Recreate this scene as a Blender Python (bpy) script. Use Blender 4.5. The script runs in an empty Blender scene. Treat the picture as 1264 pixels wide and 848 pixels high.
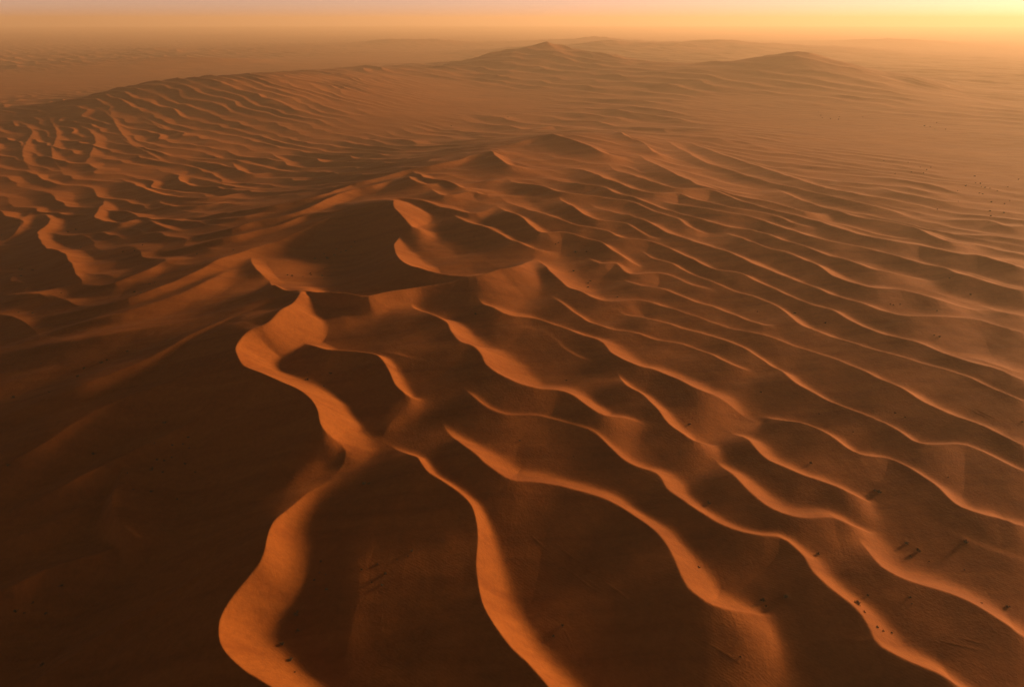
"""Aerial view of a sand sea at low sun: rippled dunes on a long megadune, hazy ranges behind."""
import bpy, bmesh, math, random
import numpy as np
from concurrent.futures import ThreadPoolExecutor
from mathutils import Vector

scene = bpy.context.scene
R = math.radians

# ---------------------------------------------------------------- camera, sky, sun, exposure
CAM_H = 160.0
cam_data = bpy.data.cameras.new('camera')
cam_data.sensor_width = 36.0
cam_data.lens = 36.0 * 854.0 / 1264.0
cam_data.clip_start = 1.0
cam_data.clip_end = 60000.0
cam = bpy.data.objects.new('camera', cam_data)
cam.location = (0, 0, CAM_H)
cam.rotation_euler = (R(90 - 25.0426), 0, 0)
scene.collection.objects.link(cam)
scene.camera = cam

SUN_AZ = 60.0        # degrees clockwise from straight ahead
SUN_EL = 9.8
world = bpy.data.worlds.new('World')
scene.world = world
world.use_nodes = True
wn = world.node_tree
for n in list(wn.nodes): wn.nodes.remove(n)
sky = wn.nodes.new('ShaderNodeTexSky')
sky.sky_type = 'NISHITA'
sky.sun_disc = False
sky.sun_elevation = R(SUN_EL)
sky.sun_rotation = R(SUN_AZ)
sky.altitude = 100
sky.air_density = 1.0
sky.dust_density = 0.4
sky.ozone_density = 1.0
bg = wn.nodes.new('ShaderNodeBackground')
bg.inputs['Strength'].default_value = 0.05
wo = wn.nodes.new('ShaderNodeOutputWorld')
tc = wn.nodes.new('ShaderNodeTexCoord')                 # dust: dims and warms the high sky, brightens the low sky
sep = wn.nodes.new('ShaderNodeSeparateXYZ')
dust = wn.nodes.new('ShaderNodeMix'); dust.data_type = 'RGBA'; dust.clamp_factor = True
dust.inputs[6].default_value = (1.75, 1.33, 2.1, 1)      # at the horizon
dust.inputs[7].default_value = (0.44, 0.22, 0.115, 1)    # overhead
up = wn.nodes.new('ShaderNodeMapRange'); up.interpolation_type = 'SMOOTHSTEP'
for i, v in ((1, 0.0), (2, 0.17), (3, 0.0), (4, 1.0)): up.inputs[i].default_value = v
glow = wn.nodes.new('ShaderNodeVectorMath'); glow.operation = 'MULTIPLY'
wn.links.new(tc.outputs['Generated'], sep.inputs[0])
wn.links.new(sep.outputs[2], up.inputs[0])
wn.links.new(up.outputs[0], dust.inputs[0])
wn.links.new(sky.outputs[0], glow.inputs[0])
wn.links.new(dust.outputs[2], glow.inputs[1])
wn.links.new(glow.outputs[0], bg.inputs[0])
wn.links.new(bg.outputs[0], wo.inputs[0])

sun_data = bpy.data.lights.new('sun', 'SUN')
sun_data.energy = 5.0
sun_data.angle = R(8.0)
sun_data.color = (1.0, 0.56, 0.26)
sun = bpy.data.objects.new('sun', sun_data)
to_sun = Vector((math.sin(R(SUN_AZ)) * math.cos(R(SUN_EL)), math.cos(R(SUN_AZ)) * math.cos(R(SUN_EL)), math.sin(R(SUN_EL))))
sun.rotation_euler = to_sun.to_track_quat('Z', 'Y').to_euler()
scene.collection.objects.link(sun)

scene.view_settings.view_transform = 'Standard'
scene.view_settings.look = 'None'
scene.view_settings.exposure = 0.7
scene.view_settings.gamma = 1.0
scene.view_settings.use_curve_mapping = False
scene.render.engine = 'CYCLES'
scene.cycles.use_denoising = True
scene.cycles.max_bounces = 4
scene.cycles.diffuse_bounces = 2
scene.cycles.volume_bounces = 2

# ---------------------------------------------------------------- the surveyed land, all in metres
# long ridges of the megadunes: x, y, crest height, width to the left, width to the right
MEGA = [
    [[-25.9,108.4,24.0,100.0,300.0],[-46.8,158.0,31.0,125.0,360.0],[-69.7,213.7,36.0,225.0,420.0],[-101.8,310.1,40.0,300.0,440.0],[-84.0,491.2,43.0,205.0,430.0],[-21.2,712.3,38.0,130.0,400.0],[47.2,831.8,36.0,150.0,380.0],[131.4,905.5,27.0,150.0,220.0],[226.8,911.6,12.0,140.0,150.0]],
    [[-774.7,899.1,6.0,200.0,200.0],[-870.5,1230.1,14.0,160.0,200.0],[-752.7,1292.6,34.0,170.0,230.0],[-658.8,1388.4,55.0,200.0,260.0],[-562.9,1439.6,60.0,220.0,320.0],[-537.2,1682.6,50.0,220.0,330.0],[-460.3,1990.7,40.0,240.0,300.0],[-335.8,2334.7,24.0,240.0,260.0]],
    [[-304.0,2481.4,-4.4,320.0,420.0],[-97.3,2498.1,50.9,320.0,420.0],[21.6,2499.9,69.3,320.0,420.0],[115.2,2497.3,92.4,320.0,420.0],[195.7,2492.3,81.1,320.0,420.0],[289.6,2483.2,60.7,320.0,420.0],[501.8,2449.1,16.1,320.0,420.0]],
    [[496.5,2091.9,39.4,260.0,380.0],[640.3,2052.4,62.6,260.0,380.0],[765.5,2009.1,79.4,260.0,380.0],[870.1,1966.1,60.7,260.0,380.0],[1013.5,1896.1,26.3,260.0,380.0],[1143.4,1820.8,-3.8,260.0,380.0],[1272.6,1732.9,-30.4,260.0,380.0]],
    [[242.7,3892.4,33.0,420.0,420.0],[366.3,3882.8,48.4,420.0,420.0],[569.5,3858.2,61.2,420.0,420.0],[730.6,3830.9,51.6,420.0,420.0],[890.1,3797.1,32.4,420.0,420.0]],
    [[849.5,4215.3,43.5,400.0,500.0],[1143.3,4145.2,60.6,400.0,500.0],[1348.1,4083.2,45.4,400.0,500.0],[1579.2,3999.5,41.5,400.0,500.0],[1798.5,3905.8,27.7,400.0,500.0],[2068.0,3770.1,10.7,400.0,500.0]],
    [[2203.5,5580.7,16.1,600.0,700.0],[2687.5,5364.4,36.9,600.0,700.0],[2956.4,5221.1,25.2,600.0,700.0],[3205.6,5071.9,11.1,600.0,700.0],[3468.8,4895.6,1.6,600.0,700.0]],
    [[-1155.3,5070.0,11.1,500.0,600.0],[-996.2,5103.7,27.1,500.0,600.0],[-781.1,5141.0,43.1,500.0,600.0],[-509.7,5175.0,39.3,500.0,600.0],[-234.3,5194.7,15.5,500.0,600.0]],
    [[-1931.3,2551.5,-6.2,300.0,420.0],[-1816.2,2634.6,0.8,300.0,420.0],[-1710.0,2704.8,14.2,300.0,420.0],[-1598.4,2772.2,21.2,300.0,420.0],[-1405.1,2875.0,27.5,300.0,420.0],[-1275.2,2935.0,27.8,300.0,420.0],[-1082.5,3011.3,17.9,300.0,420.0],[-936.8,3059.8,4.3,300.0,420.0]],
    [[-2031.4,3903.0,7.3,400.0,500.0],[-1888.9,3973.9,28.9,400.0,500.0],[-1712.5,4053.1,14.2,400.0,500.0],[-1360.8,4184.3,16.7,400.0,500.0],[-981.0,4289.3,3.2,400.0,500.0]],
    [[377.9,5186.3,32.5,400.0,400.0],[569.0,5168.8,51.1,400.0,400.0],[814.4,5135.8,33.2,400.0,400.0]]]
# dune crests: points x, y, height over the land below; then reach of the steep and the gentle side
CREST_ROWS = [
    ([[-25.1,330.6,0.8],[-20.5,321.0,1.8],[-13.7,303.4,5.0],[-5.9,291.0,6.5],[0.0,287.3,6.5],[5.5,286.3,6.5],[11.6,283.8,6.5],[20.5,276.5,6.5],[28.6,271.1,6.5],[34.5,267.8,6.5],[39.2,263.7,6.5],[41.5,255.6,6.5],[45.4,248.1,6.5],[51.0,242.5,6.5],[57.0,240.4,6.5],[63.7,234.5,6.5],[70.2,226.4,6.5],[78.0,223.1,4.3],[83.5,220.1,1.9],[88.5,216.2,0.8]],21.9,37.9,0.18,1.9,1.3),
    ([[-55.8,318.9,1.0],[-50.6,307.5,2.3],[-40.4,287.6,7.0],[-32.0,277.1,8.5],[-27.6,271.1,8.5],[-25.5,262.2,8.5],[-21.5,252.1,8.5],[-14.8,247.9,8.5],[-10.7,242.1,8.5],[-9.3,235.7,8.5],[-4.8,228.6,8.5],[0.0,223.7,8.5],[3.8,221.2,8.5],[9.7,219.5,8.5],[17.5,219.2,8.5],[22.6,216.3,8.5],[26.9,210.2,8.5],[31.9,203.9,7.8],[38.9,203.8,6.3],[44.5,203.0,4.8],[51.4,201.9,2.9],[57.9,201.4,1.6],[64.6,200.2,1.0]],23.8,53.1,0.36,1.9,1.3),
    ([[-5.8,284.9,0.5],[0.0,279.9,3.9],[5.3,278.0,4.0],[11.6,273.9,4.0],[18.0,267.6,4.0],[21.4,261.8,4.0],[26.7,255.8,4.0],[32.3,251.5,3.6],[36.7,254.5,1.6],[40.0,254.1,0.5]],14.1,27.8,0.3,1.9,1.3),
    ([[39.9,250.7,0.8],[40.2,243.7,2.4],[42.7,229.8,6.6],[47.5,221.8,6.6],[49.7,212.5,6.6],[53.0,204.3,6.6],[57.0,199.6,6.6],[60.7,195.5,6.6],[67.5,196.1,3.3],[72.4,197.7,0.8]],17.4,43,0.18,1.9,1.3),
    ([[-28.1,232.4,0.8],[-19.7,224.3,3.9],[-13.3,215.1,6.4],[-8.2,209.2,6.4],[-2.5,206.6,6.4],[4.2,206.8,6.4],[8.9,205.7,6.4],[15.2,202.7,6.4],[21.0,199.8,6.4],[26.9,196.0,6.4],[30.4,190.7,6.4],[34.0,184.3,6.4],[39.2,179.6,6.4],[43.8,176.9,6.4],[45.5,173.0,6.4],[46.2,167.7,6.4],[48.8,163.4,6.4],[52.1,159.2,6.4],[55.3,156.2,6.4],[60.6,152.3,6.4],[67.3,148.6,6.4],[73.0,147.8,6.4],[75.7,142.6,6.4],[76.1,136.5,6.4],[78.3,131.0,6.4],[81.1,126.1,6.4],[83.3,120.8,6.4],[83.5,115.9,6.4],[83.6,113.2,6.4],[87.5,109.6,6.4],[92.0,106.6,6.4],[96.2,103.4,6.4],[103.0,105.0,0.8]],19.6,37.9,0.3,1.9,1.3),
    ([[-26.4,217.4,0.9],[-24.7,211.5,1.3],[-22.9,201.5,3.1],[-20.1,192.0,5.3],[-16.4,184.4,7.2],[-11.5,179.4,7.5],[-7.9,174.2,7.5],[-3.4,169.2,7.5],[1.0,167.6,7.5],[7.2,168.0,7.5],[13.9,167.6,7.5],[19.0,165.6,7.5],[24.6,162.3,7.5],[29.5,159.0,7.5],[33.9,154.7,7.5],[37.6,149.9,7.5],[40.5,144.3,7.5],[41.5,138.7,7.5],[42.3,133.0,7.5],[43.7,128.2,7.5],[46.3,124.4,7.5],[48.2,122.7,7.5],[52.5,122.0,7.0],[57.2,123.0,5.5],[62.0,124.0,3.7],[65.4,123.5,2.2],[67.9,121.8,1.2],[70.2,121.1,0.9]],23,43,0.27,1.9,1.3),
    ([[63.7,193.0,0.8],[64.9,186.4,3.3],[67.5,176.4,6.4],[70.9,167.9,6.4],[74.4,161.1,6.4],[79.7,157.7,6.4],[85.0,156.9,6.4],[91.4,157.2,6.4],[95.3,154.8,6.0],[99.8,154.6,2.9],[105.4,155.7,0.8]],21.2,37.9,0.21,1.9,1.3),
    ([[96.8,158.4,0.7],[95.0,148.5,4.3],[95.3,141.2,5.9],[97.7,137.5,5.9],[102.3,134.1,5.9],[108.0,131.3,5.9],[111.6,128.6,5.9],[114.4,124.9,5.9],[116.9,121.1,5.9],[119.7,117.6,5.9],[128.6,118.0,0.7]],19.6,40.5,0.18,1.9,1.3),
    ([[77.6,208.1,0.7],[79.8,199.4,4.9],[80.3,192.6,5.6],[82.4,186.0,5.6],[86.8,182.4,5.6],[91.5,178.8,5.6],[95.7,176.6,5.6],[99.5,173.6,5.6],[103.3,169.9,5.6],[108.3,168.9,3.0],[112.9,168.0,0.7]],19.6,35.4,0.18,1.9,1.3),
    ([[90.0,218.0,0.8],[93.8,218.3,1.8],[97.4,211.8,5.4],[102.5,208.0,6.4],[106.3,203.2,6.4],[109.9,198.5,6.4],[113.6,193.1,6.4],[118.1,191.2,6.4],[123.1,190.2,6.4],[125.7,185.9,6.4],[127.8,180.0,6.4],[129.9,174.4,6.4],[130.5,168.9,6.4],[132.3,164.9,6.4],[137.1,161.6,6.4],[142.2,159.5,6.4],[146.2,157.0,6.4],[158.8,160.0,0.8]],17.5,43,0.18,1.9,1.3),
    ([[36.1,326.9,0.7],[45.1,316.4,2.1],[51.7,302.2,4.4],[59.2,294.7,5.7],[66.8,291.1,5.7],[74.2,287.6,5.7],[83.2,283.4,5.7],[91.8,277.5,5.7],[98.2,270.1,5.7],[102.4,261.2,5.7],[105.2,254.1,5.7],[107.6,249.3,5.7],[108.7,243.2,5.7],[111.0,238.2,5.7],[115.5,231.7,5.7],[120.5,224.9,5.7],[125.2,218.5,5.7],[131.0,213.1,5.7],[135.9,208.2,5.7],[139.8,202.0,5.7],[146.2,200.6,5.7],[154.3,200.0,5.7],[158.0,196.9,5.7],[160.7,192.5,5.7],[166.0,185.7,5.7],[178.4,187.1,0.7]],16.8,37.9,0.18,1.9,1.3),
    ([[9.8,328.1,0.6],[17.2,318.3,2.9],[24.0,307.7,5.1],[30.3,299.1,5.1],[36.7,288.2,5.1],[43.2,281.2,5.1],[50.1,278.7,5.1],[57.9,276.3,5.1],[65.1,273.0,5.1],[71.7,270.6,5.1],[77.6,265.7,5.1],[84.4,258.8,5.1],[91.0,252.3,5.0],[98.1,249.6,3.1],[104.8,250.9,1.4],[111.9,254.5,0.6]],15.6,32.9,0.18,1.9,1.3),
    ([[12.4,374.7,0.8],[18.5,350.0,6.6],[24.2,337.2,6.8],[27.6,326.3,6.8],[33.9,319.4,6.8],[41.2,312.7,6.8],[51.0,312.4,6.8],[59.5,315.9,6.8],[68.3,314.3,6.8],[76.8,307.4,6.8],[83.0,300.3,6.8],[91.4,292.9,6.8],[99.2,287.5,6.8],[110.1,280.9,6.8],[119.6,272.9,6.8],[127.4,268.3,6.8],[133.6,262.1,6.8],[140.8,252.7,6.8],[146.6,243.1,6.8],[152.7,233.5,6.8],[157.8,225.0,6.8],[164.0,217.7,6.8],[169.4,209.6,6.8],[175.8,200.5,6.8],[189.3,202.2,0.8]],21.5,43,0.18,1.9,1.3),
    ([[56.8,358.4,0.5],[63.2,343.8,3.8],[71.5,337.5,4.4],[81.4,333.9,4.4],[89.4,327.0,4.4],[99.0,320.9,4.4],[106.8,312.6,4.4],[114.3,304.6,4.4],[121.8,300.2,3.8],[137.1,303.2,0.5]],16.5,30.4,0.18,1.9,1.3),
    ([[64.7,414.2,0.7],[73.7,404.3,1.9],[81.7,386.6,4.4],[89.4,378.4,5.7],[94.1,367.9,5.7],[99.6,358.1,5.7],[107.5,349.1,5.7],[115.3,342.6,5.7],[124.1,336.5,5.7],[130.4,328.4,5.7],[133.7,316.8,5.7],[134.8,304.6,5.7],[138.3,295.5,5.7],[146.0,288.4,5.7],[153.1,281.7,5.7],[161.4,272.9,5.7],[169.0,266.1,5.7],[177.3,261.2,5.7],[184.8,255.7,5.7],[189.8,248.6,5.7],[195.4,241.3,5.7],[200.0,235.5,5.7],[214.4,236.9,0.7]],20.4,37.9,0.18,1.9,1.3),
    ([[40.1,386.7,0.6],[48.8,368.7,4.7],[59.0,369.9,4.7],[63.2,358.7,4.7],[70.7,358.0,4.7],[80.4,362.5,4.7],[88.3,357.0,4.7],[93.6,345.4,4.7],[102.2,341.5,4.7],[111.2,341.9,2.5],[118.4,339.1,0.6]],19.0,27.8,0.36,1.9,1.3),
    ([[-12.5,481.0,0.8],[-6.0,463.2,3.4],[0.0,446.7,6.5],[7.7,431.2,6.6],[14.0,417.2,6.6],[19.7,408.9,6.6],[31.2,411.7,6.6],[41.5,405.2,6.6],[52.1,399.2,6.6],[56.5,387.6,6.6],[64.5,377.6,6.1],[73.7,374.7,1.8],[77.9,372.0,0.8]],22.3,32.9,0.18,1.9,1.3),
    ([[-10.3,514.6,0.8],[-1.2,488.2,1.4],[8.4,473.1,2.8],[18.9,455.5,4.8],[28.8,439.7,6.2],[40.3,431.6,6.4],[52.9,428.5,6.4],[60.9,422.6,6.4],[66.2,412.9,6.4],[74.4,410.7,6.4],[85.6,409.4,6.4],[94.7,400.0,6.4],[102.0,389.0,6.4],[107.2,380.8,6.4],[114.0,370.6,6.4],[124.9,365.5,6.4],[133.9,353.9,6.4],[143.9,339.6,6.4],[150.1,329.0,6.4],[159.5,320.6,6.4],[165.6,307.0,6.4],[172.3,295.6,6.4],[180.4,286.0,6.4],[185.4,280.8,6.4],[190.1,271.6,6.4],[197.6,265.6,6.4],[205.4,260.7,6.4],[212.7,254.4,6.4],[229.8,258.4,0.8]],24.9,35.4,0.18,1.9,1.3),
    ([[33.2,523.3,0.7],[39.9,482.7,5.6],[46.7,463.2,5.6],[56.4,450.5,5.6],[66.9,448.4,5.6],[76.0,444.2,5.6],[84.1,429.2,5.6],[93.9,425.2,3.6],[103.6,427.6,0.7]],21.2,27.8,0.18,1.9,1.3),
    ([[51.9,518.6,0.8],[60.1,493.0,1.8],[68.3,479.9,3.7],[78.2,469.7,5.8],[87.2,456.9,6.4],[95.9,444.9,6.4],[104.7,428.4,6.4],[115.5,416.9,6.4],[126.8,407.7,6.4],[136.7,393.9,6.4],[144.5,377.8,6.4],[156.2,364.9,6.4],[165.7,349.7,6.4],[175.2,337.3,6.4],[185.1,327.5,6.4],[196.3,318.6,6.4],[206.0,318.2,6.4],[221.0,319.8,6.4],[232.2,319.7,6.4],[240.7,315.0,6.4],[249.8,308.5,6.4],[271.1,315.0,0.8]],28.9,35.4,0.18,1.9,1.3),
    ([[-4.7,582.7,0.7],[2.0,557.9,2.0],[17.7,541.6,5.6],[29.5,524.9,5.6],[38.2,516.8,5.6],[50.3,515.7,5.6],[63.6,515.5,5.6],[78.3,511.3,5.6],[89.6,506.2,5.6],[101.3,488.2,5.6],[112.1,475.5,5.6],[120.5,457.0,5.0],[133.9,453.9,1.7],[140.4,446.7,0.7]],27.3,27.8,0.18,1.9,1.3),
    ([[27.3,586.3,0.8],[42.1,573.1,2.4],[57.0,554.7,5.5],[69.4,550.0,6.3],[76.5,530.7,6.3],[89.1,522.9,6.3],[101.6,506.1,6.3],[112.7,492.5,6.3],[123.2,481.5,6.3],[135.7,473.9,6.3],[147.9,466.4,6.3],[160.4,460.9,6.3],[172.5,453.5,6.3],[179.0,440.8,6.3],[187.0,430.8,6.3],[196.0,416.5,6.3],[206.4,405.1,6.3],[217.1,395.9,6.3],[230.4,392.1,5.2],[245.1,390.8,2.9],[256.4,388.2,1.2],[260.6,380.9,0.8]],33.2,30.4,0.18,1.9,1.3),
    ([[139.6,468.6,0.8],[146.7,451.1,3.9],[153.0,432.2,6.4],[160.2,417.5,6.4],[169.6,412.1,6.4],[175.7,401.3,6.4],[180.9,389.4,6.4],[183.9,373.7,6.4],[190.7,364.9,6.4],[199.6,359.3,6.4],[212.8,358.4,6.4],[222.7,355.6,6.4],[231.4,350.8,6.1],[241.6,350.2,3.8],[250.8,349.4,1.5],[251.2,340.6,0.8]],29.9,32.9,0.18,1.9,1.3),
    ([[105.9,553.0,0.8],[115.4,528.8,2.6],[128.2,516.7,5.9],[143.3,508.4,6.6],[157.5,500.5,6.6],[171.5,496.9,6.6],[184.3,488.6,6.6],[193.5,473.1,6.6],[202.0,458.1,6.6],[213.7,448.5,6.6],[226.1,443.0,6.6],[237.0,437.2,6.6],[245.6,427.6,6.6],[255.7,418.6,6.6],[266.8,408.7,6.6],[269.5,396.0,6.6],[279.6,388.3,6.6],[287.6,381.7,6.6],[296.9,376.8,6.6],[321.4,384.0,0.8]],37.7,32.9,0.18,1.9,1.3),
    ([[49.2,635.6,0.7],[62.8,624.2,3.2],[75.4,590.7,6.1],[86.4,570.1,6.1],[96.7,551.2,6.1],[111.1,541.1,6.1],[132.5,550.8,6.1],[142.9,539.5,6.1],[156.5,530.0,6.1],[169.6,520.8,6.1],[184.0,516.9,6.1],[192.7,513.2,6.1],[199.7,506.6,6.1],[207.7,495.2,5.8],[220.1,490.4,3.5],[229.3,487.3,1.6],[237.5,482.5,0.7]],36.5,30.4,0.18,1.9,1.3),
    ([[88.6,700.9,0.8],[93.7,648.2,1.9],[104.2,619.3,4.4],[114.1,594.5,6.4],[124.5,576.6,6.6],[136.8,570.6,6.6],[155.2,576.6,6.6],[167.5,576.6,6.6],[175.3,565.6,6.6],[181.0,548.6,6.6],[190.4,536.9,6.6],[198.9,527.8,6.6],[210.7,520.2,6.6],[223.0,508.3,6.6],[233.3,491.9,6.6],[242.0,478.0,6.6],[252.3,469.0,6.6],[266.6,463.1,6.6],[280.6,462.8,6.6],[288.5,453.5,6.6],[298.7,445.1,6.6],[312.0,444.3,6.6],[317.7,433.5,6.6],[326.7,420.6,6.6],[353.5,428.7,0.8]],39.9,32.9,0.18,1.9,1.3),
    ([[132.6,750.8,0.8],[137.9,696.5,4.7],[144.2,649.1,6.6],[153.0,621.1,6.6],[159.6,594.5,6.6],[172.4,582.1,6.6],[186.9,568.0,6.6],[206.5,554.1,6.6],[217.9,545.3,6.6],[228.9,534.6,6.4],[245.5,539.1,3.5],[262.9,540.3,0.8]],36.6,32.9,0.18,1.9,1.3),
    ([[244.1,660.9,0.7],[242.4,610.9,4.6],[246.0,578.1,5.6],[254.0,560.6,5.6],[262.4,544.4,5.6],[274.3,530.4,5.6],[289.9,523.1,5.6],[302.9,515.1,5.6],[306.0,498.1,5.6],[312.2,482.2,5.2],[325.3,483.1,2.8],[342.7,486.0,0.7]],33.5,30.4,0.18,1.9,1.3),
    ([[199.8,950.9,0.7],[203.1,846.1,4.5],[204.5,766.8,5.6],[216.4,729.2,5.6],[228.4,698.7,5.6],[244.1,663.1,5.6],[256.7,644.2,5.6],[268.6,626.3,5.6],[282.6,610.2,5.6],[295.3,595.0,5.6],[310.6,582.4,5.3],[324.4,571.4,2.7],[335.9,556.0,0.7]],30.6,35.4,0.18,1.9,1.3),
    ([[227.5,953.0,0.6],[238.4,888.8,3.5],[247.7,831.1,4.7],[259.5,791.2,4.7],[272.2,744.9,4.7],[278.3,713.8,4.7],[285.4,688.8,4.7],[292.8,657.7,4.7],[307.9,639.3,4.7],[320.3,625.3,4.7],[340.7,614.2,4.7],[358.1,604.7,2.8],[376.7,592.0,0.6]],30.0,32.9,0.18,1.9,1.3),
    ([[385.5,692.7,0.4],[390.5,680.4,3.2],[399.8,660.8,3.2],[428.0,660.8,0.4]],29.2,27.8,0.18,1.9,1.3),
    ([[362.8,693.1,0.4],[362.0,660.4,3.4],[376.0,642.6,3.4],[390.2,623.3,3.4],[428.5,627.2,0.4]],29.0,27.8,0.18,1.9,1.3),
    ([[350.6,561.8,0.4],[375.9,556.8,3.7],[392.7,554.7,3.7],[393.5,540.5,3.7],[411.1,543.2,3.7],[442.5,552.4,0.4]],25.5,25.3,0.18,1.9,1.3),
    ([[333.0,519.1,0.4],[348.4,511.4,3.7],[366.2,508.1,3.7],[383.1,501.9,3.7],[410.3,507.5,0.4]],24.2,25.3,0.18,1.9,1.3),
    ([[263.7,358.6,0.4],[264.0,343.1,3.6],[272.5,340.0,3.6],[291.9,343.2,0.4]],18.3,27.8,0.18,1.9,1.3),
    ([[329.6,445.5,0.4],[329.6,423.4,3.6],[349.4,422.9,0.4]],22.6,27.8,0.18,1.9,1.3),
    ([[122.9,164.9,0.4],[123.6,156.7,3.5],[127.4,152.6,3.5],[131.6,149.0,3.5],[138.4,144.1,3.5],[147.0,143.4,0.4]],21.2,32.9,0.45,1.9,1.3),
    ([[174.6,253.2,0.2],[177.7,244.6,1.9],[185.1,237.8,1.9],[199.2,231.8,0.2]],14.1,22.8,0.45,1.9,1.3),
    ([[207.9,285.8,0.3],[213.6,274.7,2.1],[225.7,270.6,0.3]],14.1,22.8,0.45,1.9,1.3),
    ([[78.9,111.2,0.4],[77.4,106.2,3.5],[76.9,101.8,3.5],[78.1,100.8,0.4]],14.1,25.3,0.18,1.9,1.3),
    ([[45.8,809.1,8.0],[61.6,775.0,8.0],[74.9,747.5,8.0],[86.1,717.7,8.0],[97.2,706.4,5.3],[111.1,716.4,1.0]],30.4,60,0.24,1.25,1.7),
    ([[48.7,860.6,3.5],[30.2,807.0,3.5],[7.0,773.4,2.5],[-14.6,754.6,0.4]],18,40,0.6,1.25,1.7),
    ([[152.3,1104.9,0.7],[139.7,880.7,6.0],[153.9,845.4,6.0],[154.9,774.2,5.9],[170.6,795.4,0.7]],14,36,0.18,1.25,1.7),
    ([[16.3,1110.9,0.5],[37.4,1104.6,4.0],[64.4,1142.6,4.0],[86.2,1124.6,4.0],[111.4,1120.7,0.5]],34.1,40,0.18,1.25,1.7),
    ([[-20.2,680.3,7.0],[-12.5,641.6,7.0],[-1.4,614.3,7.0],[11.6,628.0,0.8]],17.7,46,0.18,1.25,1.7),
    ([[-20.9,703.0,4.0],[-32.4,673.0,4.0],[-46.7,654.8,3.6],[-61.2,647.5,1.9],[-78.6,635.5,0.5]],30,30,0.45,1.25,1.7),
    ([[89.0,703.8,0.3],[76.5,717.5,2.5],[68.3,746.4,0.3]],10,20,0.18,1.25,1.7),
    ([[-83.0,558.3,5.0],[-75.2,537.6,5.0],[-63.0,529.5,5.0],[-55.6,547.9,0.6]],18.6,40,0.18,1.25,1.7),
    ([[-88.8,618.2,0.6],[-67.5,553.2,5.0],[-51.8,542.6,5.0],[-38.0,525.0,4.8],[-31.0,528.3,0.6]],12,30,0.18,1.25,1.7),
    ([[-67.7,541.8,0.4],[-54.2,502.0,3.5],[-45.1,498.1,3.5],[-34.2,511.3,3.5],[-28.4,515.2,3.5],[-19.1,509.8,3.2],[-10.3,516.2,0.4]],12.2,24,0.18,1.25,1.7),
    ([[-32.8,562.6,0.3],[-17.6,561.1,2.5],[-4.8,584.5,0.3]],14,20,0.18,1.25,1.7),
    ([[-118.7,693.8,0.5],[-98.3,628.6,0.5]],12,30,0.18,1.25,1.7),
    ([[-76.5,448.2,14.0],[-74.7,435.0,14.0],[-67.8,421.7,14.0],[-60.0,411.3,13.7],[-53.4,415.7,6.6],[-46.4,418.8,1.7]],28.0,75,0.18,1.25,1.7),
    ([[-82.1,480.5,4.0],[-75.0,482.9,4.0],[-63.0,477.0,4.0],[-47.9,465.4,4.0],[-36.1,454.5,4.0],[-25.2,451.6,4.0],[-17.6,462.9,2.3],[-11.4,482.5,0.5]],14.5,26,0.18,1.25,1.7),
    ([[-43.1,452.9,0.6],[-38.4,448.6,2.5],[-29.4,432.3,5.0],[-18.6,419.5,5.0],[-8.3,406.9,5.0],[1.4,394.5,5.0],[10.7,384.1,5.0],[20.1,383.6,2.9],[27.4,387.6,0.6]],15,44,0.18,1.25,1.7),
    ([[-67.9,432.3,1.2],[-68.5,403.3,10.0],[-67.6,384.4,10.0],[-62.4,360.5,10.0],[-54.5,339.3,10.0],[-47.2,330.9,10.0],[-39.4,325.8,10.0],[-31.2,323.6,10.0],[-20.3,322.5,10.0],[-13.3,327.4,10.0],[-6.6,334.0,10.0],[0.0,338.6,10.0],[7.8,355.7,5.8],[12.8,375.0,1.2]],20.7,50,0.15,1.25,1.7),
    ([[-124.8,334.2,1.1],[-108.1,303.7,9.0],[-96.7,299.1,9.0],[-89.2,295.8,9.0],[-81.8,295.9,9.0],[-74.4,296.1,9.0],[-66.6,294.0,9.0],[-60.0,298.4,9.0],[-53.4,303.4,9.0],[-45.6,310.5,9.0],[-37.5,314.6,9.0],[-28.0,317.8,9.0],[-21.3,325.2,7.5],[-18.8,345.0,1.1]],11,16,0.18,1.25,1.7),
    ([[-150.6,380.6,0.4],[-140.2,357.8,3.0],[-131.1,342.5,3.0],[-125.7,336.5,0.4]],9,20,0.18,1.25,1.7),
    ([[-86.4,294.2,0.4],[-79.5,288.4,3.5],[-72.7,290.4,3.5],[-65.8,296.9,3.5],[-60.0,306.5,3.3],[-57.0,321.3,0.4]],10,26,0.18,1.25,1.7),
    ([[-103.4,301.5,0.5],[-96.7,296.6,4.0],[-90.1,292.5,4.0],[-82.0,294.4,0.5]],14,30,0.18,1.25,1.7),
    ([[-17.1,346.1,0.3],[-11.1,345.8,2.5],[-5.1,342.1,2.5],[3.3,332.8,2.5],[9.9,330.9,0.3]],8,18,0.18,1.25,1.7),
    ([[-96.4,291.7,11.5],[-97.1,274.7,11.5],[-99.7,259.3,11.5],[-103.8,253.6,11.5],[-105.4,245.9,11.5],[-105.5,239.0,11.5],[-103.8,233.6,11.5],[-98.9,227.1,11.5],[-92.8,222.8,11.5],[-83.8,217.3,11.5],[-76.1,212.5,11.5],[-68.6,205.3,11.5],[-64.3,198.3,11.5],[-61.5,191.0,11.1],[-58.4,188.0,9.0],[-55.5,187.4,6.1],[-53.6,186.1,4.0],[-53.8,183.9,2.5],[-54.7,179.4,1.4]],17,62,0.15,1.1,1.5),
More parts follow.
